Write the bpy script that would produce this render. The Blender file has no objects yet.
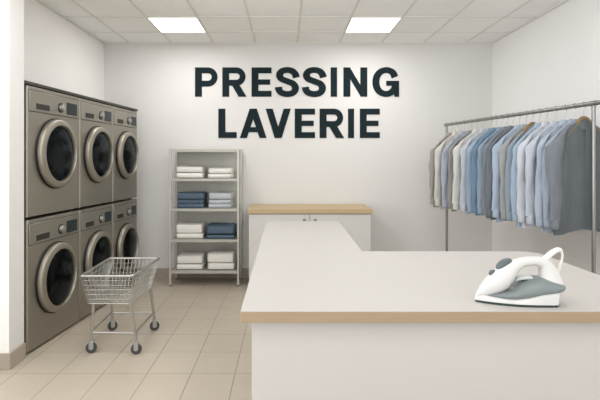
import bpy, math, random
from mathutils import Vector, Matrix

random.seed(7)
SC = bpy.context.scene
COL = SC.collection
PI = math.pi

# ------------------------------------------------------------------ materials
def lin(c):
    return tuple((v / 255 / 12.92) if v / 255 <= .04045 else ((v / 255 + .055) / 1.055) ** 2.4 for v in c)

def mat(name, rgb, rough=.5, metal=0., noise=0., nscale=8., bump=0., bscale=60., spec=.5, stretch=None):
    m = bpy.data.materials.new(name); m.use_nodes = True
    nt = m.node_tree; b = nt.nodes['Principled BSDF']
    c = lin(rgb)
    b.inputs['Base Color'].default_value = (*c, 1)
    b.inputs['Roughness'].default_value = rough
    b.inputs['Metallic'].default_value = metal
    b.inputs['Specular IOR Level'].default_value = spec
    tc = nt.nodes.new('ShaderNodeTexCoord')
    src = tc.outputs['Object']
    if stretch:
        mp = nt.nodes.new('ShaderNodeMapping'); mp.inputs['Scale'].default_value = stretch
        nt.links.new(src, mp.inputs['Vector']); src = mp.outputs['Vector']
    if noise:
        n = nt.nodes.new('ShaderNodeTexNoise'); n.inputs['Scale'].default_value = nscale; n.inputs['Detail'].default_value = 4
        nt.links.new(src, n.inputs['Vector'])
        mx = nt.nodes.new('ShaderNodeMix'); mx.data_type = 'RGBA'
        mx.inputs[6].default_value = (*[v * (1 - noise) for v in c], 1)
        mx.inputs[7].default_value = (*[min(1, v * (1 + noise)) for v in c], 1)
        nt.links.new(n.outputs['Fac'], mx.inputs[0]); nt.links.new(mx.outputs[2], b.inputs['Base Color'])
    if bump:
        n2 = nt.nodes.new('ShaderNodeTexNoise'); n2.inputs['Scale'].default_value = bscale; n2.inputs['Detail'].default_value = 3
        nt.links.new(src, n2.inputs['Vector'])
        bp = nt.nodes.new('ShaderNodeBump'); bp.inputs['Strength'].default_value = bump; bp.inputs['Distance'].default_value = .01
        nt.links.new(n2.outputs['Fac'], bp.inputs['Height']); nt.links.new(bp.outputs['Normal'], b.inputs['Normal'])
    return m

def tile_mat(name, rgb, grout, bw, bh, off, mortar, rough):
    m = mat(name, rgb, rough)
    nt = m.node_tree; b = nt.nodes['Principled BSDF']
    tc = nt.nodes['Texture Coordinate']
    mp = nt.nodes.new('ShaderNodeMapping'); mp.inputs['Location'].default_value = (-off[0], -off[1], 0)
    nt.links.new(tc.outputs['Object'], mp.inputs['Vector'])
    br = nt.nodes.new('ShaderNodeTexBrick'); br.offset = 0; br.squash = 1
    c = lin(rgb); g = lin(grout)
    br.inputs['Color1'].default_value = (*c, 1); br.inputs['Color2'].default_value = (*[v * .98 for v in c], 1)
    br.inputs['Mortar'].default_value = (*g, 1)
    br.inputs['Scale'].default_value = 1; br.inputs['Brick Width'].default_value = bw; br.inputs['Row Height'].default_value = bh
    br.inputs['Mortar Size'].default_value = mortar; br.inputs['Mortar Smooth'].default_value = .3
    nt.links.new(mp.outputs['Vector'], br.inputs['Vector'])
    n = nt.nodes.new('ShaderNodeTexNoise'); n.inputs['Scale'].default_value = 5; n.inputs['Detail'].default_value = 6
    nt.links.new(tc.outputs['Object'], n.inputs['Vector'])
    r = nt.nodes.new('ShaderNodeMapRange'); r.inputs['To Min'].default_value = .94; r.inputs['To Max'].default_value = 1.06
    nt.links.new(n.outputs['Fac'], r.inputs['Value'])
    mx = nt.nodes.new('ShaderNodeVectorMath'); mx.operation = 'SCALE'
    nt.links.new(br.outputs['Color'], mx.inputs[0]); nt.links.new(r.outputs['Result'], mx.inputs['Scale'])
    nt.links.new(mx.outputs['Vector'], b.inputs['Base Color'])
    bp = nt.nodes.new('ShaderNodeBump'); bp.invert = True; bp.inputs['Strength'].default_value = .35; bp.inputs['Distance'].default_value = .003
    nt.links.new(br.outputs['Fac'], bp.inputs['Height']); nt.links.new(bp.outputs['Normal'], b.inputs['Normal'])
    return m

def wood_mat(name, rgb):
    m = mat(name, rgb, .5, noise=.10, nscale=7, stretch=(1.2, 9, 9))
    return m

def glass_mat(name, tint):
    m = bpy.data.materials.new(name); m.use_nodes = True
    nt = m.node_tree; nt.nodes.clear()
    out = nt.nodes.new('ShaderNodeOutputMaterial')
    tr = nt.nodes.new('ShaderNodeBsdfTransparent'); tr.inputs['Color'].default_value = (*tint, 1)
    gl = nt.nodes.new('ShaderNodeBsdfGlossy'); gl.inputs['Roughness'].default_value = .13; gl.inputs['Color'].default_value = (.8, .9, .95, 1)
    fr = nt.nodes.new('ShaderNodeFresnel'); fr.inputs['IOR'].default_value = 1.22
    mx = nt.nodes.new('ShaderNodeMixShader')
    nt.links.new(fr.outputs[0], mx.inputs[0]); nt.links.new(tr.outputs[0], mx.inputs[1]); nt.links.new(gl.outputs[0], mx.inputs[2])
    nt.links.new(mx.outputs[0], out.inputs['Surface'])
    return m

def emit_mat(name, rgb, s):
    m = bpy.data.materials.new(name); m.use_nodes = True
    nt = m.node_tree; b = nt.nodes['Principled BSDF']
    b.inputs['Base Color'].default_value = (.9, .9, .9, 1)
    b.inputs['Emission Color'].default_value = (*rgb, 1); b.inputs['Emission Strength'].default_value = s
    return m

M = dict(
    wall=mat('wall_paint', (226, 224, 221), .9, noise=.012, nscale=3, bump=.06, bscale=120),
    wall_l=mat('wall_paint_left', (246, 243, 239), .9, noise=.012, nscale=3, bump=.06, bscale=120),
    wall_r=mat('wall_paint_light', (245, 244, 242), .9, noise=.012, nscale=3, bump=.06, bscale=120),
    pier=mat('pier_lit_paint', (248, 247, 244), .85, noise=.01, nscale=3, bump=.05, bscale=120),
    base=mat('baseboard_tile', (172, 160, 147), .6, noise=.05, nscale=12),
    floor=tile_mat('floor_tiles', (186, 175, 159), (153, 141, 126), .256, .325, (-1.575, 2.904), .0035, .42),
    ceil=tile_mat('ceiling_tiles', (252, 251, 248), (232, 230, 225), .44, .51, (.12, 4.80), .001, .9),
    tbar=mat('ceiling_bar', (228, 225, 219), .7, noise=.02),
    lamp=emit_mat('light_diffuser', (1, .985, .95), 3.2),
    lampframe=mat('light_frame', (226, 224, 218), .5, noise=.02),
    letter=mat('letter_dark', (34, 45, 49), .95, spec=.1, noise=.03),
    steel=mat('washer_steel', (156, 151, 140), .42, .8, noise=.03, nscale=30, stretch=(1, 1, 40)),
    steel_panel=mat('washer_panel_steel', (160, 155, 144), .40, .8, noise=.03, nscale=30, stretch=(1, 1, 40)),
    ring=mat('door_ring_steel', (160, 154, 142), .44, .8, noise=.02),
    drum=mat('drum_steel', (120, 124, 124), .3, .9, noise=.1, nscale=40),
    rubber=mat('black_rubber', (22, 23, 24), .55, noise=.05),
    dark=mat('dark_recess', (42, 40, 36), .6, noise=.05),
    shade_gap=mat('shade_gap_dark', (66, 64, 57), .5, .3, noise=.04),
    display=mat('display_glass', (38, 48, 52), .3, spec=.25, noise=.06, nscale=20),
    glass=glass_mat('door_glass', (.22, .27, .29)),
    chrome=mat('chrome', (182, 181, 177), .3, .9, noise=.02),
    rack=mat('rack_steel', (150, 150, 148), .34, .9, noise=.02),
    wire=mat('wire_zinc', (182, 181, 176), .38, .7, noise=.03),
    frame=mat('shelf_metal', (196, 194, 184), .4, .35, noise=.03),
    shelf=mat('shelf_board_metal', (186, 184, 175), .45, .3, noise=.03),
    ctop=mat('counter_laminate', (182, 178, 174), .55, noise=.008, nscale=4, spec=.3),
    cbase=mat('counter_white', (192, 187, 183), .6, noise=.008, nscale=4, spec=.3),
    tan=wood_mat('edge_wood', (156, 136, 110)),
    oak=wood_mat('oak_top', (192, 168, 132)),
    cab=mat('cabinet_white', (216, 213, 208), .55, noise=.01),
    knob=mat('knob_steel', (150, 148, 144), .3, .9, noise=.03),
    towel_w=mat('towel_white', (242, 239, 233), .95, noise=.03, nscale=40, bump=.35, bscale=260),
    towel_b=mat('towel_blue', (90, 108, 126), .95, noise=.10, nscale=40, bump=.4, bscale=260),
    towel_g=mat('towel_grey', (198, 202, 208), .95, noise=.05, nscale=40, bump=.4, bscale=260),
    iron_w=mat('iron_white', (206, 204, 202), .3, noise=.008),
    iron_g=mat('iron_grey', (116, 124, 124), .4, noise=.05),
    iron_d=mat('iron_dark', (82, 90, 92), .4, noise=.05),
    iron_t=mat('iron_trigger', (196, 200, 196), .35, noise=.02),
    sole=mat('iron_sole', (62, 76, 74), .3, .6, noise=.04),
    cord=mat('cord_white', (230, 226, 220), .5, noise=.01),
    hwood=mat('hanger_wood', (140, 112, 70), .45, noise=.1, stretch=(8, 1, 1)),
    caster=mat('caster_grey', (66, 68, 70), .6, noise=.05),
    hub=mat('caster_hub', (170, 170, 166), .4, .5, noise=.03),
)

# ------------------------------------------------------------------ mesh builder
class MB:
    def __init__(s): s.v = []; s.f = []
    def add(s, vs, fs):
        n = len(s.v); s.v += [tuple(p) for p in vs]; s.f += [tuple(i + n for i in f) for f in fs]; return s
    def box(s, a, b):
        x0, y0, z0 = a; x1, y1, z1 = b
        return s.add([(x0,y0,z0),(x1,y0,z0),(x1,y1,z0),(x0,y1,z0),(x0,y0,z1),(x1,y0,z1),(x1,y1,z1),(x0,y1,z1)],
                     [(0,3,2,1),(4,5,6,7),(0,1,5,4),(1,2,6,5),(2,3,7,6),(3,0,4,7)])
    def loft(s, rings, cap=True, closed=False):
        n = len(rings[0]); vs = [p for r in rings for p in r]; fs = []
        m = len(rings)
        for i in range(m if closed else m - 1):
            for j in range(n):
                a = i * n + j; b = i * n + (j + 1) % n; k = ((i + 1) % m) * n
                fs.append((a, b, k + (j + 1) % n, k + j))
        if cap and not closed:
            fs.append(tuple(range(n - 1, -1, -1))); fs.append(tuple(range((m - 1) * n, m * n)))
        return s.add(vs, fs)
    def prism(s, poly, lo, hi, axis='z'):
        def P(p, h):
            return {'z': (p[0], p[1], h), 'y': (p[0], h, p[1]), 'x': (h, p[0], p[1])}[axis]
        return s.loft([[P(p, lo) for p in poly], [P(p, hi) for p in poly]])
    def tube(s, pts, r, n=8, closed=False, cap=True):
        pts = [Vector(p) for p in pts]; rings = []; up = None
        m = len(pts)
        for i, p in enumerate(pts):
            if closed: t = (pts[(i + 1) % m] - pts[i - 1]).normalized()
            else: t = (pts[min(i + 1, m - 1)] - pts[max(i - 1, 0)]).normalized()
            if up is None:
                up = Vector((0, 0, 1)) if abs(t.z) < .9 else Vector((1, 0, 0))
            a = t.cross(up).normalized(); up = a.cross(t).normalized()
            rr = r[i] if isinstance(r, (list, tuple)) else r
            rings.append([p + (a * math.cos(2 * PI * k / n) + up * math.sin(2 * PI * k / n)) * rr for k in range(n)])
        return s.loft(rings, cap, closed)
    def lathe(s, prof, c, axis='x', n=48, cap=False):
        rings = []
        for r, h in prof:
            ring = []
            for k in range(n):
                a = 2 * PI * k / n; u, w = r * math.cos(a), r * math.sin(a)
                ring.append({'x': (c[0] + h, c[1] + u, c[2] + w), 'y': (c[0] + w, c[1] + h, c[2] + u), 'z': (c[0] + u, c[1] + w, c[2] + h)}[axis])
            rings.append(ring)
        return s.loft(rings, cap)
    def build(s, name, m, parent=None, smooth=True, bevel=0., seg=2, subsurf=0, loc=None):
        me = bpy.data.meshes.new(name); me.from_pydata(s.v, [], s.f); me.validate(); me.update()
        import bmesh
        bm = bmesh.new(); bm.from_mesh(me); bmesh.ops.recalc_face_normals(bm, faces=bm.faces); bm.to_mesh(me); bm.free()
        me.materials.append(m)
        o = bpy.data.objects.new(name, me); COL.objects.link(o)
        if parent: o.parent = parent
        if loc: o.location = loc
        if bevel:
            b = o.modifiers.new('bevel', 'BEVEL'); b.width = bevel; b.segments = seg; b.limit_method = 'ANGLE'; b.angle_limit = .6
        if subsurf:
            q = o.modifiers.new('sub', 'SUBSURF'); q.levels = subsurf; q.render_levels = subsurf
        if smooth:
            me.polygons.foreach_set('use_smooth', [True] * len(me.polygons))
            try: me.set_sharp_from_angle(angle=math.radians(38))
            except Exception: pass
        return o

def empty(name, loc, rz=0.):
    o = bpy.data.objects.new(name, None); COL.objects.link(o); o.location = loc; o.rotation_euler = (0, 0, rz)
    o.empty_display_size = .1; return o

def tag(o, label, cat, group=None, kind=None):
    o['label'] = label; o['category'] = cat
    if group: o['group'] = group
    if kind: o['kind'] = kind
    return o

def struct(o): o['kind'] = 'structure'; return o

def copy_tree(o, parent=None):
    c = o.copy(); COL.objects.link(c)
    if parent: c.parent = parent
    for ch in list(o.children): copy_tree(ch, c)
    return c

def catmull(pts, k=6):
    P = [Vector(p) for p in pts]; P = [2 * P[0] - P[1]] + P + [2 * P[-1] - P[-2]]; out = []
    for i in range(1, len(P) - 2):
        for j in range(k):
            t = j / k; a, b, c, d = P[i - 1:i + 3]
            out.append(.5 * ((2 * b) + (c - a) * t + (2 * a - 5 * b + 4 * c - d) * t * t + (3 * b - a - 3 * c + d) * t ** 3))
    out.append(P[-2]); return out

# ------------------------------------------------------------------ room
XL, XR, YB, H, YF = -1.911, 2.163, 5.25, 2.469, -1.2
T = .1
struct(MB().box((-2.9, YF, -T), (XR + T, YB + T, 0)).build('floor', M['floor'], smooth=False))
struct(MB().box((-2.9, YF, H), (XR + T, YB + T, H + T)).build('ceiling', M['ceil'], smooth=False))
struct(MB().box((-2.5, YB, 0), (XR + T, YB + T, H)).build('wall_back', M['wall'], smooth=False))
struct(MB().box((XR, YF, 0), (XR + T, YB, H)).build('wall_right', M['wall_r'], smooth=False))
# left wall: bulkhead above the washer niche, niche back, plain wall nearer the street
m = MB().box((XL - T, 3.13, 1.76), (XL, YB, H))
m.box((-2.5, 3.13, 0), (-2.42, YB, 1.76)).box((-2.5, 3.13, 1.76), (XL - T, YB, 1.80))
struct(m.build('wall_left', M['wall_l'], smooth=False))
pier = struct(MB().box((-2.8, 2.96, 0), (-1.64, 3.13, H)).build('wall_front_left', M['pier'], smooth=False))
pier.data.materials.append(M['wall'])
for f in pier.data.polygons:  # side face takes the darker wall colour to stand for its shade
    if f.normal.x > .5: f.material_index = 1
# baseboards
struct(MB().box((-2.4, YB - .012, 0), (XR, YB, .105)).build('baseboard_back', M['base'], smooth=False, bevel=.002))
struct(MB().box((XR - .012, YF, 0), (XR, YB - .012, .105)).build('baseboard_right', M['base'], smooth=False, bevel=.002))
struct(MB().prism([(-2.8, 2.948), (-1.628, 2.948), (-1.628, 3.13), (-1.64, 3.13), (-1.64, 2.96), (-2.8, 2.96)], 0, .098).build('baseboard_left', M['base'], smooth=False, bevel=.002))
# ceiling grid: T-bars and wall angle
m = MB()
LX = [.12 + .44 * k for k in range(-5, 5) if XL < .12 + .44 * k < XR]
LY = [4.80 - .51 * k for k in range(0, 12) if 4.80 - .51 * k > YF]
for x in LX: m.box((x - .009, YF, H - .004), (x + .009, YB, H))
for y in LY: m.box((XL, y - .009, H - .0038), (XR, y + .009, H))
m.box((XL, YB - .022, H - .012), (XR, YB, H)); m.box((XL, 3.13, H - .012), (XL + .02, YB - .022, H)); m.box((XR - .02, YF, H - .012), (XR, YB - .022, H))
struct(m.build('trim_1', M['tbar'], smooth=False))
# ceiling lights
def ceiling_light(x0, label):
    x1, y0, y1 = x0 + .44, 4.29, 4.80
    t = empty('ceiling_light', ((x0 + x1) / 2, (y0 + y1) / 2, H))
    tag(t, label, 'ceiling light', 'square panel lights in the ceiling')
    a, b = .22, .255
    f = MB()
    f.box((-a, -b, -.008), (a, -b + .012, 0)).box((-a, b - .012, -.008), (a, b, 0))
    f.box((-a, -b + .012, -.008), (-a + .012, b - .012, 0)).box((a - .012, -b + .012, -.008), (a, b - .012, 0))
    f.build('frame', M['lampframe'], t, smooth=False)
    MB().box((-a + .012, -b + .012, -.006), (a - .012, b - .012, -.001)).build('diffuser', M['lamp'], t, smooth=False)
ceiling_light(-1.20, 'glowing square ceiling light panel on the left, above the shelving unit')
ceiling_light(.56, 'glowing square ceiling light panel on the right, over the E of the lettering')

# ------------------------------------------------------------------ lettering
ST, BR = .235, .20
def arc(cx, cy, rx, ry, a0, a1, n=14):
    return [(cx + rx * math.cos(math.radians(a0 + (a1 - a0) * i / n)), cy + ry * math.sin(math.radians(a0 + (a1 - a0) * i / n))) for i in range(n + 1)]
def ribbon(pts, wv, wh, k=5):
    """centre line -> quads, width wv on vertical runs, wh on horizontal runs"""
    c = catmull([(x, y, 0) for x, y in pts], k); quads = []; L = []; R = []
    for i, p in enumerate(c):
        t = (c[min(i + 1, len(c) - 1)] - c[max(i - 1, 0)]).normalized()
        w = math.sqrt((wv * t.y) ** 2 + (wh * t.x) ** 2) / 2
        n = Vector((-t.y, t.x, 0)); L.append(p + n * w); R.append(p - n * w)
    for i in range(len(c) - 1): quads.append([tuple(q[:2]) for q in (L[i], L[i + 1], R[i + 1], R[i])])
    return quads
def bowl(w, y0):
    r = (1 - y0) / 2; ri = r - BR; cy = y0 + r; cx = w - r
    o = arc(cx, cy, r, r, -90, 90); i = arc(cx, cy, ri + (BR - ST) * .0, ri, -90, 90)
    q = [[o[k], o[k + 1], i[k + 1], i[k]] for k in range(len(o) - 1)]
    return q + [[(0, 1), (0, 1 - BR), (cx, 1 - BR), (cx, 1)], [(0, y0), (cx, y0), (cx, y0 + BR), (0, y0 + BR)]]
def R_(x0, y0, x1, y1): return [(x0, y0), (x1, y0), (x1, y1), (x0, y1)]
S_PTS = [(.70, .655), (.665, .77), (.56, .875), (.39, .912), (.22, .872), (.135, .745), (.20, .61), (.40, .525), (.59, .44), (.672, .29), (.59, .135), (.39, .088), (.20, .135), (.115, .24), (.10, .33)]
G_PTS = [(.755, .665), (.69, .81), (.58, .885), (.45, .91), (.27, .85), (.15, .70), (.113, .5), (.15, .30), (.27, .15), (.45, .092), (.61, .135), (.72, .24), (.765, .36), (.77, .48)]
GL = {
 'P': (.77, [R_(0, 0, ST, 1)] + bowl(.77, .345)),
 'R': (.84, [R_(0, 0, ST, 1)] + bowl(.80, .375) + [[(.33, .39), (.56, 0), (.835, 0), (.58, .42)]]),
 'E': (.685, [R_(0, 0, ST, 1), R_(ST, 0, .685, BR), R_(ST, .41, .64, .59), R_(ST, 1 - BR, .685, 1)]),
 'S': (.79, ribbon(S_PTS, ST, BR)),
 'I': (.22, [R_(0, 0, .22, 1)]),
 'N': (.81, [R_(0, 0, ST, 1), R_(.81 - ST, 0, .81, 1), [(0, 1), (.22, 1), (.81, 0), (.59, 0)]]),
 'G': (.90, ribbon(G_PTS, ST, BR) + [R_(.46, .375, .89, .54), R_(.73, 0, .89, .54)]),
 'L': (.615, [R_(0, 0, ST, 1), R_(ST, 0, .615, BR)]),
 'A': (.91, [[(0, 0), (.24, 0), (.575, 1), (.335, 1)], [(.67, 0), (.91, 0), (.575, 1), (.335, 1)], R_(.2, .2, .71, .37)]),
 'V': (.855, [[(0, 1), (.24, 1), (.545, 0), (.31, 0)], [(.615, 1), (.855, 1), (.545, 0), (.31, 0)]]),
}
PXW = YB / 500.
def wx(px): return (px - 286) * PXW
def word(text, spans, yt, yb, label):
    z0 = 1.24 - (yb - 160) * PXW; z1 = 1.24 - (yt - 160) * PXW
    xc = (wx(spans[0][0]) + wx(spans[-1][1])) / 2
    t = empty('wall_lettering', (xc, YB, z0)); tag(t, label, 'sign')
    for ch, (a, b) in zip(text, spans):
        w, polys = GL[ch]; sx = (wx(b) - wx(a)) / w; sz = z1 - z0; x0 = wx(a) - xc
        m = MB()
        for q, p in enumerate(polys): m.prism([(x0 + x * sx, y * sz) for x, y in p], -.006 - .00005 * q, -.00002 * q, 'y')
        m.build('letter', M['letter'], t, smooth=False)
word('PRESSING', [(195.1, 217.6), (222.4, 246.7), (251.6, 271.5), (275.6, 299), (302.4, 326), (330.7, 337), (343.4, 367.2), (372.5, 399.2)], 67.5, 96.7,
     'dark slate capital lettering reading PRESSING, upper line on the back wall')
word('LAVERIE', [(218.4, 236.7), (239.9, 266.6), (265.6, 290.8), (294.8, 315), (319.6, 344.3), (348, 354), (359.8, 379.7)], 108.7, 138,
     'dark slate capital lettering reading LAVERIE, lower line on the back wall')

# ------------------------------------------------------------------ washing machines
WH = .86
def washer(w, R):
    """front face at x=0 looking +x, y along the row, z up"""
    t = empty('washing_machine', (0, 0, 0))
    cy, cz, r0, dep, bv, z0 = w / 2, .425, R * .82, .56, .014, .014
    a0, a1, b0, b1 = .004, w - .004, z0, WH - .004
    angs = sorted(set([2 * PI * k / 72 for k in range(72)] + [math.atan2(q - cz, p - cy) % (2 * PI) for p in (a0, a1) for q in (b0, b1)]))
    def per(ins, x):
        out = []
        for a in angs:
            c, s = math.cos(a), math.sin(a); k = 9e9
            if c > 1e-6: k = min(k, (a1 - cy) / c)
            if c < -1e-6: k = min(k, (a0 - cy) / c)
            if s > 1e-6: k = min(k, (b1 - cz) / s)
            if s < -1e-6: k = min(k, (b0 - cz) / s)
            y, z = cy + c * k, cz + s * k
            out.append((x, min(max(y, a0 + ins), a1 - ins), min(max(z, b0 + ins * .35), b1 - ins * .35)))
        return out
    def circ(r, x): return [(x, cy + r * math.cos(a), cz + r * math.sin(a)) for a in angs]
    rings = [circ(r0, -.05), circ(r0, 0), circ(R * 1.0, 0), per(bv + .006, 0)] + [per(bv * (1 - math.sin(k * PI / 8)), -bv * (1 - math.cos(k * PI / 8))) for k in range(5)] + [per(0, -dep)]
    m = MB().loft(rings, cap=False); m.f.append(tuple(range(len(m.v) - len(angs), len(m.v))))
    m.build('body', M['steel'], t)
    f = MB()
    for x in (-.06, -.5):
        for y in (.06, w - .06): MB().lathe([(.022, 0), (.022, .016)], (x, y, 0), 'z', 12, True).build('foot', M['rubber'], t)
    # control panel
    MB().box((-.004, .0165, .691), (.0012, w - .0165, .8325)).build('panel_seam', M['dark'], t, smooth=False)
    p = MB().box((-.004, .020, .695), (.004, w - .020, .829)).build('control_panel', M['steel_panel'], t, bevel=.003)
    d = MB().box((.003, w * .125, .703), (.0055, w * .38, .756)).build('detergent_drawer', M['steel_panel'], t, bevel=.001)
    MB().box((.0045, w * .135, .712), (.0065, w * .37, .750)).build('drawer_grip', M['dark'], d, smooth=False)
    MB().lathe([(.0, .026), (.020, .026), (.024, .023), (.0265, .004), (.034, .0039)], (.002, w * .59, .750), 'x', 28).build('program_knob', M['chrome'], t)
    MB().lathe([(.0275, .0055), (.035, .005), (.035, .0)], (.002, w * .59, .750), 'x', 28).build('knob_bezel', M['dark'], t)
    MB().box((.003, w * .71, .710), (.0065, w * .925, .797)).build('display', M['display'], t, bevel=.001)
    # door
    door = MB().lathe([(R, .012), (R, .030), (R - .003, .036), (R - .010, .041), (R - .014, .0425), (R * .845, .050), (R * .825, .049), (R * .815, .044), (R * .81, .032), (R * .80, .012)], (0, cy, cz), 'x', 64).build('door', M['ring'], t)
    MB().lathe([(R + .007, -.001), (R + .006, .013), (R * .80, .012), (R * .80, -.001)], (0, cy, cz), 'x', 64).build('door_shadow_ring', M['rubber'], door)  # black ring stands in for the shadow outline around the door
    MB().lathe([(R * .80, .030), (R * .70, .038), (R * .4, .043), (.0005, .045)], (0, cy, cz), 'x', 64).build('door_glass', M['glass'], door)
    MB().lathe([(R * .80, .012), (R * .76, -.01), (R * .66, -.03), (R * .64, -.06)], (0, cy, cz), 'x', 64).build('gasket', M['rubber'], door)
    dm = MB().lathe([(R * .70, -.062), (R * .72, -.10), (R * .72, -.36), (.001, -.37)], (0, cy, cz), 'x', 48)
    dm.build('drum', M['drum'], t)
    return t
P0 = Vector((-1.639, 3.165, 0)); ANG = math.radians(5.4)
row = Vector((math.sin(ANG), math.cos(ANG), 0))
widths = [.662, .580, .551]; rads = [.238, .228, .217]
lab = {
 (1, 0): 'steel front-loading washing machine, upper row, nearest the white pier',
 (1, 1): 'steel front-loading washing machine, middle of the upper row',
 (1, 2): 'steel front-loading washing machine, upper row, farthest back by the rear wall',
 (0, 0): 'steel front-loading washing machine on the floor beside the pier baseboard, lower row',
 (0, 1): 'steel front-loading washing machine, middle of the lower row, partly behind the wire cart',
 (0, 2): 'steel front-loading washing machine on the floor, lower row, farthest back by the rear wall',
}
u = 0
for i, (w, R) in enumerate(zip(widths, rads)):
    proto = washer(w - .004, R)
    for lv in (0, 1):
        t = proto if lv == 0 else copy_tree(proto)
        p = P0 + row * u
        t.location = (p.x, p.y, lv * WH); t.rotation_euler = (0, 0, -ANG)
        tag(t, lab[(lv, i)], 'washing machine', 'washing machines stacked in two rows')
    u += w
# dark surround strips stand in for the shadow over and beside the stack
sp = empty('washer_shade_gap', tuple(P0), -ANG)
tag(sp, 'thin dark strip standing in for the shadow gap around the stacked washing machines', 'trim')
MB().box((-.24, -.026, 2 * WH + .001), (.004, u + .002, 2 * WH + .021)).build('top_strip', M['shade_gap'], sp, bevel=.002)
MB().box((-.30, -.026, 0), (-.015, -.008, 2 * WH)).build('side_strip', M['shade_gap'], sp, bevel=.002)

# ------------------------------------------------------------------ laundry cart
cx, cy = -1.11, 3.43
cart = empty('laundry_cart', (cx, cy, 0))
tag(cart, 'silver wire laundry cart on four casters in front of the washing machines', 'cart')
top = [(-1.285, 3.125), (-.957, 3.125), (-.935, 3.69), (-1.300, 3.69)]
bot = [(-1.262, 3.185), (-.990, 3.185), (-.968, 3.575), (-1.268, 3.575)]
zt, zb = .515, .325
def L3(p, z): return Vector((p[0] - cx, p[1] - cy, z))
tp = [L3(p, zt) for p in top]; bp_ = [L3(p, zb) for p in bot]
def rounded(c, r, k=4):
    out = []
    for i in range(4):
        a, b, d = c[i - 1], c[i], c[(i + 1) % 4]
        u1 = (a - b).normalized() * r; u2 = (d - b).normalized() * r
        for j in range(k + 1):
            q = j / k; out.append((b + u1) * (1 - q) ** 2 + b * 2 * q * (1 - q) + (b + u2) * q * q)
    return out
rim = MB().tube(rounded(tp, .018), .0075, 8, True).build('rim', M['chrome'], cart)
w = MB()
for k in range(1, 7):
    q = k / 6; w.tube(rounded([tp[i].lerp(bp_[i], q) for i in range(4)], .016, 3), .0032 if k == 6 else .0019, 5, True)
for i in range(4):
    a0, a1, b0, b1 = tp[i], tp[(i + 1) % 4], bp_[i], bp_[(i + 1) % 4]
    n = 13 if i % 2 == 0 else 20
    for k in range(n + 1):
        q = k / n
        if k in (0, n) and i % 2: continue
        w.tube([a0.lerp(a1, q), b0.lerp(b1, q)], .0019, 5)
for k in range(1, 13):
    q = k / 13; w.tube([bp_[0].lerp(bp_[1], q), bp_[3].lerp(bp_[2], q)], .0019, 5)
for k in range(1, 9):
    q = k / 9; w.tube([bp_[0].lerp(bp_[3], q), bp_[1].lerp(bp_[2], q)], .0019, 5)
w.build('wire_basket', M['wire'], cart)
feet = [(-1.252, 3.215), (-.957, 3.195), (-.957, 3.64), (-1.262, 3.64)]
for i, (fx, fy) in enumerate(feet):
    b = bp_[i].lerp(bp_[1], .13) if i == 0 else bp_[i].lerp(bp_[2], .06) if i == 3 else bp_[i]; f = L3((fx, fy), .075)
    MB().tube([b, f], .0105, 8).build('leg', M['chrome'], cart)
    yaw = [.25, .15, .35, .5][i]
    c = empty('caster', tuple(L3((fx, fy), 0)), yaw); c.parent = cart
    wl = MB().lathe([(.010, -.011), (.029, -.011), (.034, -.006), (.034, .006), (.029, .011), (.010, .011)], (0, .0, .034), 'y', 24).build('wheel', M['caster'], c)
    MB().lathe([(.0005, -.013), (.013, -.0125), (.013, .0125), (.0005, .013)], (0, 0, .034), 'y', 16).build('hub', M['hub'], c)
    k = MB().box((-.014, -.019, .030), (.014, -.0145, .075)).box((-.014, .0145, .030), (.014, .019, .075)).box((-.014, -.0145, .072), (.014, .0145, .078))
    k.build('fork', M['hub'], c, bevel=.001)
zbr = .135
lp = [bp_[i].lerp(L3(feet[i], .075), (zb - zbr) / (zb - .075)) for i in range(4)]
for i in range(4):
    MB().tube([lp[i], lp[(i + 1) % 4]], .006, 8).build('stretcher', M['chrome'], cart)

# ------------------------------------------------------------------ shelving unit
SX0, SX1, SY0, SY1 = -1.140, -.470, 4.92, 5.215
sh = empty('shelving_unit', ((SX0 + SX1) / 2, (SY0 + SY1) / 2, 0))
tag(sh, 'grey metal five-shelf rack of folded towels against the back wall', 'shelving unit')
hx, hy = (SX1 - SX0) / 2, (SY1 - SY0) / 2
for x in (-hx, hx):
    for y in (-hy, hy):
        MB().box((x - .011, y - .011, .006), (x + .011, y + .011, 1.352)).build('post', M['frame'], sh, bevel=.002)
        MB().box((x - .013, y - .013, 0), (x + .013, y + .013, .008)).build('foot', M['rubber'], sh, bevel=.002)
SHZ = [1.345, 1.058, .762, .458, .150]
for z in SHZ:
    b = MB().box((-hx + .012, -hy - .009, z - .004), (hx - .012, hy + .009, z))
    b.box((-hx + .012, -hy - .009, z - .026), (hx - .012, -hy - .005, z - .004)).box((-hx + .012, hy + .005, z - .026), (hx - .012, hy + .009, z - .004))
    b.build('shelf', M['shelf'], sh, smooth=False)
MB().box((-hx + .012, hy + .0105, .14), (hx - .012, hy + .0125, 1.34)).build('back_panel', M['shelf'], sh, smooth=False)

# ------------------------------------------------------------------ towels
def towel_mesh(w, d, h, seed):
    """folded towel: soft rounded slab with layered fold visible on the front"""
    rnd = random.Random(seed); rings = []
    nx = 14
    folds = 2 if h < .055 else 3
    for i in range(nx + 1):
        x = -w / 2 + w * i / nx
        e = min(1, (min(i, nx - i) + .25) / 1.1)
        ring = []
        n = 28
        for k in range(n):
            a = 2 * PI * k / n
            c, s = math.cos(a), math.sin(a)
            y = math.copysign(abs(c) ** .35, c) * d / 2
            z = math.copysign(abs(s) ** .45, s) * h / 2
            y -= .004 * math.cos(z / h * folds * 2 * PI) * (1 if c < 0 else .4)
            z *= (.90 + .10 * e) * (1 + .05 * math.sin(x * 13 + seed) * (s > 0))
            y *= .975 + .025 * e
            ring.append((x + rnd.uniform(-.001, .001), y, z + h / 2 + (.003 * math.sin(y * 18 + seed * 2) if s > 0 else 0)))
        rings.append(ring)
    return MB().loft(rings)
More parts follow.
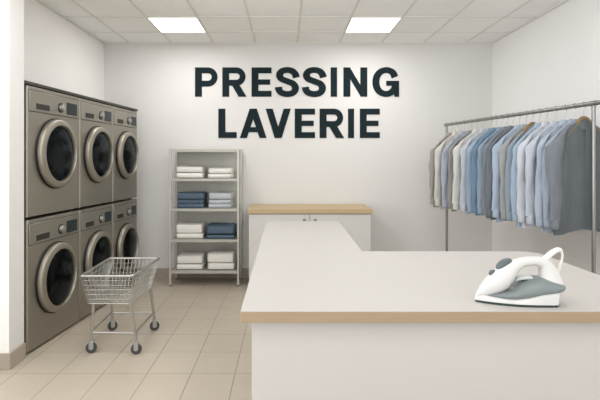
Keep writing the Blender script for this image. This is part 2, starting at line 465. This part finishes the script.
def stack(px0, px1, shelf, hs, m, color, where, grp, dpt=.25):
    s = 500 / 4.945; x0, x1 = (px0 - 286) / s, (px1 - 286) / s
    z = SHZ[shelf] + .001; n = len(hs)
    for i, h in enumerate(hs):
        o = towel_mesh(x1 - x0 - .006 * (i % 2), dpt - .01 * (i % 2), h, shelf * 7 + i * 3 + px0).build('folded_towel', m, subsurf=1)
        o.location = ((x0 + x1) / 2 + random.uniform(-.004, .004), 4.945 + dpt / 2 + random.uniform(-.004, .006), z)
        o.rotation_euler = (0, 0, random.uniform(-.025, .025))
        pos = (['lower', 'upper'] if n == 2 else ['bottom', 'middle', 'top'])[i]
        tag(o, f'{pos} {color} folded towel of the {where}', 'towel', grp)
        z += h - .001
W_, B_, G_ = M['towel_w'], M['towel_b'], M['towel_g']
stack(175.6, 203.5, 1, [.056, .066], W_, 'white', 'left stack on the highest towel shelf', 'white towels on the highest towel shelf')
stack(207.5, 232.0, 1, [.046, .058], W_, 'white', 'right stack on the highest towel shelf', 'white towels on the highest towel shelf')
stack(176.0, 204.0, 2, [.040, .046, .070], B_, 'dark blue', 'stack beside the pale grey towels', 'dark blue towels')
stack(208.0, 232.0, 2, [.040, .046, .068], G_, 'pale grey', 'stack right of the dark blue towels', 'pale grey towels')
stack(175.4, 203.0, 3, [.050, .098], W_, 'white', 'stack left of the two blue towels', 'white towels beside blue ones')
stack(205.5, 235.0, 3, [.042, .092], B_, 'dark blue', 'stack of two right of white towels', 'dark blue towels')
stack(175.6, 202.5, 4, [.056, .090], W_, 'white', 'left stack on the lowest shelf', 'white towels on the lowest shelf')
stack(206.5, 234.0, 4, [.066, .100], W_, 'white', 'right stack on the lowest shelf', 'white towels on the lowest shelf')

# ------------------------------------------------------------------ rear low cabinet
CX0, CX1, CY0, CY1, CH = -.366, .815, 4.70, 5.235, .78
cab = empty('low_cabinet', ((CX0 + CX1) / 2, (CY0 + CY1) / 2, 0))
tag(cab, 'low white two-door cabinet with an oak top against the back wall', 'cabinet')
a, b = (CX1 - CX0) / 2, (CY1 - CY0) / 2
MB().box((-a, -b, CH - .045), (a, b, CH)).build('cabinet_top', M['oak'], cab, bevel=.003)
MB().box((-a + .014, -b + .038, .07), (a - .014, b - .005, CH - .0455)).build('carcass', M['cab'], cab, bevel=.002)
MB().box((-a + .03, -b + .07, 0), (a - .03, b - .02, .07)).build('plinth', M['base'], cab, smooth=False)
for sx in (-1, 1):
    x0, x1 = (.004, a - .016) if sx > 0 else (-a + .016, -.004)
    d = MB().box((x0, -b + .018, .075), (x1, -b + .0375, CH - .052)).build('door', M['cab'], cab, bevel=.003)
    MB().lathe([(.0005, -.022), (.012, -.021), (.0145, -.016), (.012, -.011), (.006, -.008), (.006, 0)], (sx * .052, -b + .018, .675), 'y', 16).build('knob', M['knob'], d)

# ------------------------------------------------------------------ service counter
KH = .85
OUT = [(-.118, 1.287), (1.062, 1.287), (1.062, 2.06)] + [(1.062 - .075 * (1 - math.cos(q)), 2.06 + .077 * math.sin(q)) for q in [PI / 12 * k for k in range(1, 7)]] + [(.325, 2.137), (.337, 3.197), (-.125, 3.197)]
kx, ky = .45, 1.7
cnt = empty('service_counter', (kx, ky, 0))
tag(cnt, 'L-shaped white service counter with a tan wood edge in the foreground', 'counter')
loc = [(x - kx, y - ky) for x, y in OUT]
wt = MB().prism(loc, KH - .0295, KH - .0012).build('edge_band', M['tan'], cnt, smooth=False, bevel=.0015)
def inset(poly, d):
    n = len(poly); out = []
    for i in range(n):
        p0, p1, p2 = Vector(poly[i - 1]), Vector(poly[i]), Vector(poly[(i + 1) % n])
        e1, e2 = (p1 - p0).normalized(), (p2 - p1).normalized()
        n1, n2 = Vector((-e1.y, e1.x)), Vector((-e2.y, e2.x)); k = (n1 + n2); k /= max(.3, k.dot(n1))
        out.append(tuple(p1 + k * d))
    return out
MB().prism(inset(loc, .0008), KH - .0012, KH).build('worktop', M['ctop'], cnt, smooth=False)
MB().prism(inset(loc, .028), 0.06, KH - .030).build('counter_base', M['cbase'], cnt, smooth=False, bevel=.002)
MB().prism(inset(loc, .06), 0, .06).build('plinth', M['base'], cnt, smooth=False)

# ------------------------------------------------------------------ steam iron
IX, IY = (477 - 286) / 367, 1.375
iron = empty('steam_iron', (IX, IY, KH), math.radians(-2))
tag(iron, 'white and grey steam iron standing flat on the counter', 'iron')
LI = .212
def outline(hw, x0=0., L=LI, n=26, tail=.02):
    top_ = []
    for k in range(n + 1):
        q = k / n; x = x0 + (L - x0) * (1 - math.cos(q * PI / 2)) ; f = math.sin(min(1, (x - x0) / (.68 * (L - x0))) * PI / 2) ** .8
        if x > L - tail: f *= math.sqrt(max(.0, 1 - ((x - L + tail) / tail) ** 2 * .6))
        top_.append((x, hw * f))
    return [(x, y) for x, y in top_] + [(x, -y) for x, y in reversed(top_[1:])]
o0 = outline(.050)
MB().loft([[(x, y, .001) for x, y in o0], [(x, y, .0065) for x, y in o0]]).build('soleplate', M['sole'], iron, bevel=.0006)
# white skirt: rises toward the tip, slopes at the heel
def skirt_z(x):
    q = x / LI
    return .0245 - .0105 * math.sin(min(1, max(0, q / .75)) * PI) ** 1.2 + .012 * max(0, (q - .55) / .45) ** 1.3
o1 = outline(.0505, -.0015, LI + .001); o2 = outline(.049, .002, LI + .006); o3 = outline(.043, .010, LI + .008)
MB().loft([[(x, y, .0066) for x, y in o1], [(x, y, .012) for x, y in o1], [(x, y, skirt_z(x)) for x, y in o2], [(x, y, skirt_z(x) + .003) for x, y in o3]]).build('skirt', M['iron_w'], iron)
# grey water tank body, its top sweeping up to the heel
def interp(x, T):
    for (a, p), (b, q) in zip(T, T[1:]):
        if x <= b: return p + (q - p) * max(0, (x - a) / (b - a))
    return T[-1][1]
TOP = [(.016, .0245), (.07, .033), (.095, .040), (.115, .055), (.14, .065), (.163, .0715), (.18, .070), (.205, .063), (.229, .056)]
BOT = [(.016, .0215), (.083, .0135), (.148, .0165), (.19, .026), (.229, .041)]
NS = 30; rings = []
for k in range(NS + 1):
    q = k / NS; x = .016 + .213 * q
    f = math.sin(min(1, (q + .03) / .62) * PI / 2) ** .8 * (1 if q < .9 else 1 - .35 * ((q - .9) / .1) ** 2)
    hw = .0475 * f; zt_ = interp(x, TOP); zb_ = interp(x, BOT)
    zc, hh = (zt_ + zb_) / 2, max(.0015, (zt_ - zb_) / 2)
    rings.append([(x, hw * math.copysign(abs(math.cos(t)) ** .6, math.cos(t)) * (1 - .22 * max(0, math.sin(t))), zc + hh * math.copysign(abs(math.sin(t)) ** .7, math.sin(t))) for t in [2 * PI * j / 24 for j in range(24)]])
MB().loft(rings).build('water_tank', M['iron_g'], iron)
def sweep(path, n=20, k=5, p=.85):
    """path entries: (x, z, in-plane radius, half width in y)"""
    xs = catmull([(q[0], 0, q[1]) for q in path], k); rs = catmull([(q[2], q[3], 0) for q in path], k); rings = []
    for i, c in enumerate(xs):
        t = (xs[min(i + 1, len(xs) - 1)] - xs[max(i - 1, 0)]).normalized(); nn = Vector((-t.z, 0, t.x))
        r, hw = max(.0006, rs[i].x), max(.0006, rs[i].y)
        ring = []
        for j in range(n):
            a = 2 * PI * j / n; ca, sa = math.cos(a), math.sin(a)
            ring.append(c + nn * r * math.copysign(abs(sa) ** p, sa) + Vector((0, 1, 0)) * hw * math.copysign(abs(ca) ** p, ca))
        rings.append(ring)
    return MB().loft(rings)
# white upper shell: nose, arched handle and heel in one closed sweep
shell = [(.003, .0175, .003, .004), (.018, .028, .0125, .015), (.040, .043, .0225, .025), (.062, .058, .0285, .030), (.080, .076, .0265, .0285),
         (.099, .0955, .0190, .0235), (.123, .1085, .0138, .0180), (.147, .1130, .0125, .0165), (.169, .1125, .0135, .0170),
         (.185, .1050, .0180, .0185), (.1935, .090, .0230, .0215), (.199, .072, .0275, .027), (.204, .053, .0290, .033), (.209, .036, .0260, .037)]
sweep(shell).build('handle_shell', M['iron_w'], iron, subsurf=1)
sweep([(.109, .061, .003, .010), (.116, .066, .0055, .013), (.131, .0685, .006, .014), (.147, .0685, .0055, .013), (.155, .066, .003, .008)], 14).build('trigger', M['iron_t'], iron)
sweep([(.060, .089, .004, .008), (.066, .096, .010, .0125), (.076, .1045, .0115, .0135), (.088, .1125, .0095, .0125), (.096, .117, .004, .008)], 16).build('steam_button', M['iron_d'], iron)
sweep([(.039, .0735, .0025, .005), (.043, .0785, .0065, .008), (.048, .083, .0065, .008), (.053, .0875, .0025, .005)], 12).build('spray_nozzle', M['iron_d'], iron)
sl = MB().tube(catmull([(.182, 0, .114), (.197, .002, .126), (.214, .005, .138), (.229, .009, .1435), (.239, .014, .138)], 4), [.0082] * 4 + [.0078] * 4 + [.0070] * 4 + [.006] * 4 + [.005], 10).build('cord_sleeve', M['cord'], iron)
MB().tube(catmull([(.238, .013, .139), (.2445, .018, .126), (.243, .024, .102), (.238, .032, .070), (.232, .040, .035), (.223, .052, .010), (.215, .075, .0045), (.190, .105, .0042), (.150, .13, .0042)], 6), .0035, 8).build('power_cord', M['cord'], iron)

# ------------------------------------------------------------------ clothes rack
RA, RB = Vector((1.55, 4.82, 1.58)), Vector((1.846, 3.0, 1.58))
rdir = (RB - RA).normalized(); RE = RB + rdir * .33; RS = RA - rdir * .02
rmid = (RA + RB) / 2
rang = math.atan2(rdir.y, rdir.x)
rack = empty('clothes_rack', (rmid.x, rmid.y, 0), rang)
tag(rack, 'long chrome garment rail on upright posts beside the right wall', 'clothes rack')
half = (RB - RA).length / 2
RR = .0135
MB().tube([(-half - .02, 0, 1.58), (half + .33, 0, 1.58)], RR, 14).build('rail', M['rack'], rack)
for x in (-half - .025, half + .325):
    MB().tube([(x, 0, 1.58), (x + .012, 0, 1.58)], .0165, 14).build('end_cap', M['rack'], rack)
for x in (-half, half):
    MB().tube([(x, 0, .06), (x, 0, 1.568)], .0115, 12).build('post', M['rack'], rack)
    MB().tube([(x, -.24, .055), (x, .24, .055)], .013, 12).build('foot_bar', M['rack'], rack)
    MB().tube([(x - .022, 0, 1.58), (x + .022, 0, 1.58)], .0165, 14).build('rail_joint', M['rack'], rack)
    for y in (-.22, .22):
        MB().lathe([(.006, -.010), (.022, -.010), (.025, -.005), (.025, .005), (.022, .010), (.006, .010)], (x, y, .025), 'y', 16, True).build('wheel', M['caster'], rack)

# ------------------------------------------------------------------ shirts on hangers
def cloth_mat(name, rgb, stripe=.06):
    m = mat(name, rgb, .92, noise=.16, nscale=11, bump=.5, bscale=22, spec=.2, stretch=(2.2, 2.2, .7))
    return m
SH = [  # position key along the rail, colour, description
 (451, (158, 155, 148), 'taupe grey shirt, farthest of the row, beside the far rack post'),
 (456.5, (205, 203, 197), 'cream white shirt, second from the far end of the rail'),
 (464, (171, 177, 192), 'lavender blue shirt between the cream shirt and a warm grey shirt'),
 (471.5, (143, 142, 138), 'warm grey shirt just left of the white shirt'),
 (477, (213, 212, 209), 'white shirt between the warm grey and the icy blue shirt'),
 (485, (188, 193, 201), 'icy pale blue shirt just right of the white shirt'),
 (491.5, (148, 166, 184), 'sky blue shirt left of the strongest blue shirt'),
 (496.3, (111, 137, 160), 'strong mid blue shirt, most saturated on the rail'),
 (501.8, (144, 158, 174), 'dusty blue shirt right of the strongest blue shirt'),
 (507.5, (127, 133, 141), 'slate grey shirt left of the dark charcoal blue one'),
 (513.4, (112, 119, 128), 'dark charcoal blue shirt in the middle of the rail'),
 (519.4, (171, 184, 201), 'light blue shirt just right of the dark charcoal blue one'),
 (526.5, (158, 159, 159), 'mid grey shirt between two light blue shirts'),
 (533, (142, 155, 167), 'grey blue shirt on the far wooden hanger'),
 (540, (161, 178, 195), 'clear light blue shirt right of the grey blue one'),
 (547, (196, 199, 208), 'very pale lavender shirt, palest near the right end'),
 (556, (186, 192, 202), 'pale periwinkle shirt right of the very pale lavender one'),
 (565.5, (170, 180, 194), 'soft light blue shirt left of the heather grey one'),
 (574.5, (155, 165, 177), 'muted blue grey shirt mostly hidden behind the last heather grey one'),
 (584, (119, 124, 131), 'heather grey shirt, nearest of the row, on a wooden hanger beside the near post'),
]
def shirt(seed, m, mb, wide, wood):
    rnd = random.Random(seed)
    t = empty('shirt', (0, 0, 0))
    W = .162 + rnd.uniform(-.006, .006) + wide * .55; hem = -.765 + rnd.uniform(-.02, .02)
    ph = [rnd.uniform(0, 6.28) for _ in range(4)]
    n, nv = 40, 18; rings = []
    for i in range(nv + 1):
        v = i / nv; ring = []
        Wv = W * (1 - .03 * math.sin(min(1, v * 1.6) * PI) + .12 * v) * (1 if i else .985)
        Tv = .009 + .017 * min(1, v * 4) + .005 * v
        for k in range(n):
            a = 2 * PI * k / n; uu = math.cos(a); s = math.sin(a)
            zt0 = -.082 - .122 * abs(uu) ** 1.08 - .012 * max(0, abs(uu) - .85) / .15
            x = Wv * math.copysign(abs(uu) ** .9, uu)
            fold = (.55 * math.sin(uu * 8 + ph[0] + v * 1.2) + .45 * math.sin(uu * 15 + ph[1])) * .008 * min(1, v * 2.2) * (1 - abs(uu) ** 6)
            y = Tv * math.copysign(abs(s) ** .8, s) + fold * (1 if s < 0 else .8)
            z = zt0 + (hem + .02 * math.cos(uu * 3) - zt0) * v
            ring.append((x, y, z))
        rings.append(ring)
    m1 = MB().loft(rings, cap=False)
    m1.f += [(k, (k + 1), n - k - 1, (n - k) % n) for k in range(1, n // 2 - 1)]
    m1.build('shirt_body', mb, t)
    for sx in (-1, 1):
        rings = []; ns = 20; tw = rnd.uniform(-.008, .008)
        for i in range(ns + 1):
            v = i / ns
            e = min(1, v / .22)
            x = sx * (W - .040 + .052 * math.sin(e * PI / 2) + .012 * v + .004 * math.sin(v * 6 + ph[2]))
            z = -.170 - .540 * v ** 1.12
            rx = (.012 + (.028 + wide * .9) * math.sqrt(e)) * (1 - (.22 + wide * 9) * v); ry = (.010 + .016 * math.sqrt(e)) * (1 - .10 * v)
            yy = -.003 - .004 * v + tw * v
            tilt = 1.0 * (1 - e)
            ring = []
            for k in range(18):
                a = 2 * PI * k / 18
                wr = 1 + .11 * math.sin(3 * a + v * 7 + ph[3]) + .07 * math.sin(v * 22 + 2 * a + ph[0])
                ring.append((x + rx * math.cos(a) * wr, yy + ry * math.sin(a) * wr, z - sx * rx * math.cos(a) * tilt))
            rings.append(ring)
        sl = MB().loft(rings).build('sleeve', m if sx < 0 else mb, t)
        c = Vector(sum((Vector(p) for p in rings[-1]), Vector()) / 18)
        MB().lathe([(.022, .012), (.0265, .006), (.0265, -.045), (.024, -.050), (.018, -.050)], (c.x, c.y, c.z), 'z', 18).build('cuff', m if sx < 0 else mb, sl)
    # collar: stand and folded leaf
    cr = []; dz = -.022 if wood else 0
    for (r, ry, z) in [(.040, .016, -.118), (.030, .016, -.088), (.033, .019, -.080), (.052, .026, -.116), (.050, .024, -.119)]:
        cr.append([(r * math.cos(a) * 1.0, ry * math.sin(a), z + dz - (.018 if math.sin(a) < -.7 else 0) * (1 if z < -.08 else .4)) for a in [2 * PI * k / 28 for k in range(28)]])
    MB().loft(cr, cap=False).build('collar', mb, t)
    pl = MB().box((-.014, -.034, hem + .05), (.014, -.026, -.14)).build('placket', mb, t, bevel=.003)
    return t
def hanger(wood):
    t = empty('coat_hanger', (0, 0, 0))
    r = RR + .0032
    pts = [(0, 0, -.085), (0, 0, -.040), (.002, 0, -.032)] + [(r * math.sin(q), 0, r * math.cos(q)) for q in [math.radians(d) for d in (150, 120, 90, 60, 30, 0, -30, -60, -90, -115)]]
    MB().tube(pts, .0019, 6).build('hook', M['chrome'], t)
    bar = catmull([(-.125, 0, -.192), (-.09, 0, -.160), (-.04, 0, -.116), (0, 0, -.086), (.04, 0, -.116), (.09, 0, -.160), (.125, 0, -.192)], 4)
    if wood: bar = catmull([(-.125, 0, -.196), (-.09, 0, -.163), (-.045, 0, -.114), (-.017, 0, -.084), (.017, 0, -.084), (.045, 0, -.110), (.09, 0, -.152), (.125, 0, -.188)], 4)
    MB().tube(bar, .0115 if wood else .005, 8).build('shoulder_bar', M['hwood'] if wood else M['chrome'], t)
    return t
protoH = {False: None, True: None}
for i, (px, rgb, desc) in enumerate(SH):
    s = 103.8 + (166.8 - 103.8) * (px - 447) / (594 - 447); Y = 500 / s
    k = (Y - RA.y) / (RB.y - RA.y); p = RA + (RB - RA) * k
    yaw = rang + PI / 2 + random.uniform(-.02, .02)
    wood = i in (13, 19)
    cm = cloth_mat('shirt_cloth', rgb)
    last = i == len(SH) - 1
    t = shirt(100 + i, cm, cloth_mat('shirt_cloth_shade', (98, 104, 107)) if last else cm, .034 if last else 0, wood)  # same cloth, with shade painted into the body and right sleeve
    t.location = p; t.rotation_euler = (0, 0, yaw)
    tag(t, desc, 'shirt', 'shirts hanging on the rail')
    if protoH[wood] is None:
        h = protoH[wood] = hanger(wood)
    else: h = copy_tree(protoH[wood])
    h.location = p; h.rotation_euler = (0, 0, yaw)
    kind = 'brown wooden hanger' if wood else 'thin wire hanger'
    d = desc.split(',')[0].split()
    tag(h, f'{kind} holding the ' + ' '.join(d[:(8 if wood else 11)]), 'hanger', 'hangers on the rail')

# ------------------------------------------------------------------ light
wd = bpy.data.worlds.new('World'); SC.world = wd; wd.use_nodes = True
wd.node_tree.nodes['Background'].inputs['Color'].default_value = (.97, .99, 1, 1)
wd.node_tree.nodes['Background'].inputs['Strength'].default_value = .8
def area(name, loc, rot, sx, sy, e, col=(.985, .99, 1)):
    l = bpy.data.lights.new(name, 'AREA'); l.shape = 'RECTANGLE'; l.size = sx; l.size_y = sy; l.energy = e; l.color = col
    o = bpy.data.objects.new(name, l); COL.objects.link(o); o.location = loc; o.rotation_euler = rot; return o
area('shop_window_daylight', (-.2, YF - .1, 1.5), (math.radians(145), 0, 0), 3.8, 2.2, 48, (.965, .985, 1))
area('side_fill_light', (-2.85, 1.0, 1.35), (0, math.radians(-138), 0), 2.0, 2.6, 62, (.965, .985, 1))  # unseen fill added at left, tilted up to brighten right wall and ceiling
for x in (-.98, .78):
    area('panel_lamp', (x, 4.545, H - .03), (0, 0, 0), .40, .46, 6)
    area('panel_lamp', (x, 2.5, H - .03), (0, 0, 0), .40, .46, 9)
    area('panel_lamp', (x, .5, H - .03), (0, 0, 0), .40, .46, 5)

# ------------------------------------------------------------------ camera
cam = bpy.data.cameras.new('Camera'); co = bpy.data.objects.new('Camera', cam); COL.objects.link(co)
co.location = (0, 0, 1.24); co.rotation_euler = (math.radians(90), 0, 0)
cam.sensor_width = 36; cam.lens = 500 / 600 * 36; cam.shift_x = (300 - 286) / 600; cam.shift_y = -(200 - 160) / 600
cam.clip_start = .05
SC.camera = co
SC.view_settings.view_transform = 'Standard'; SC.view_settings.look = 'None'
SC.view_settings.exposure = .24; SC.view_settings.gamma = 1
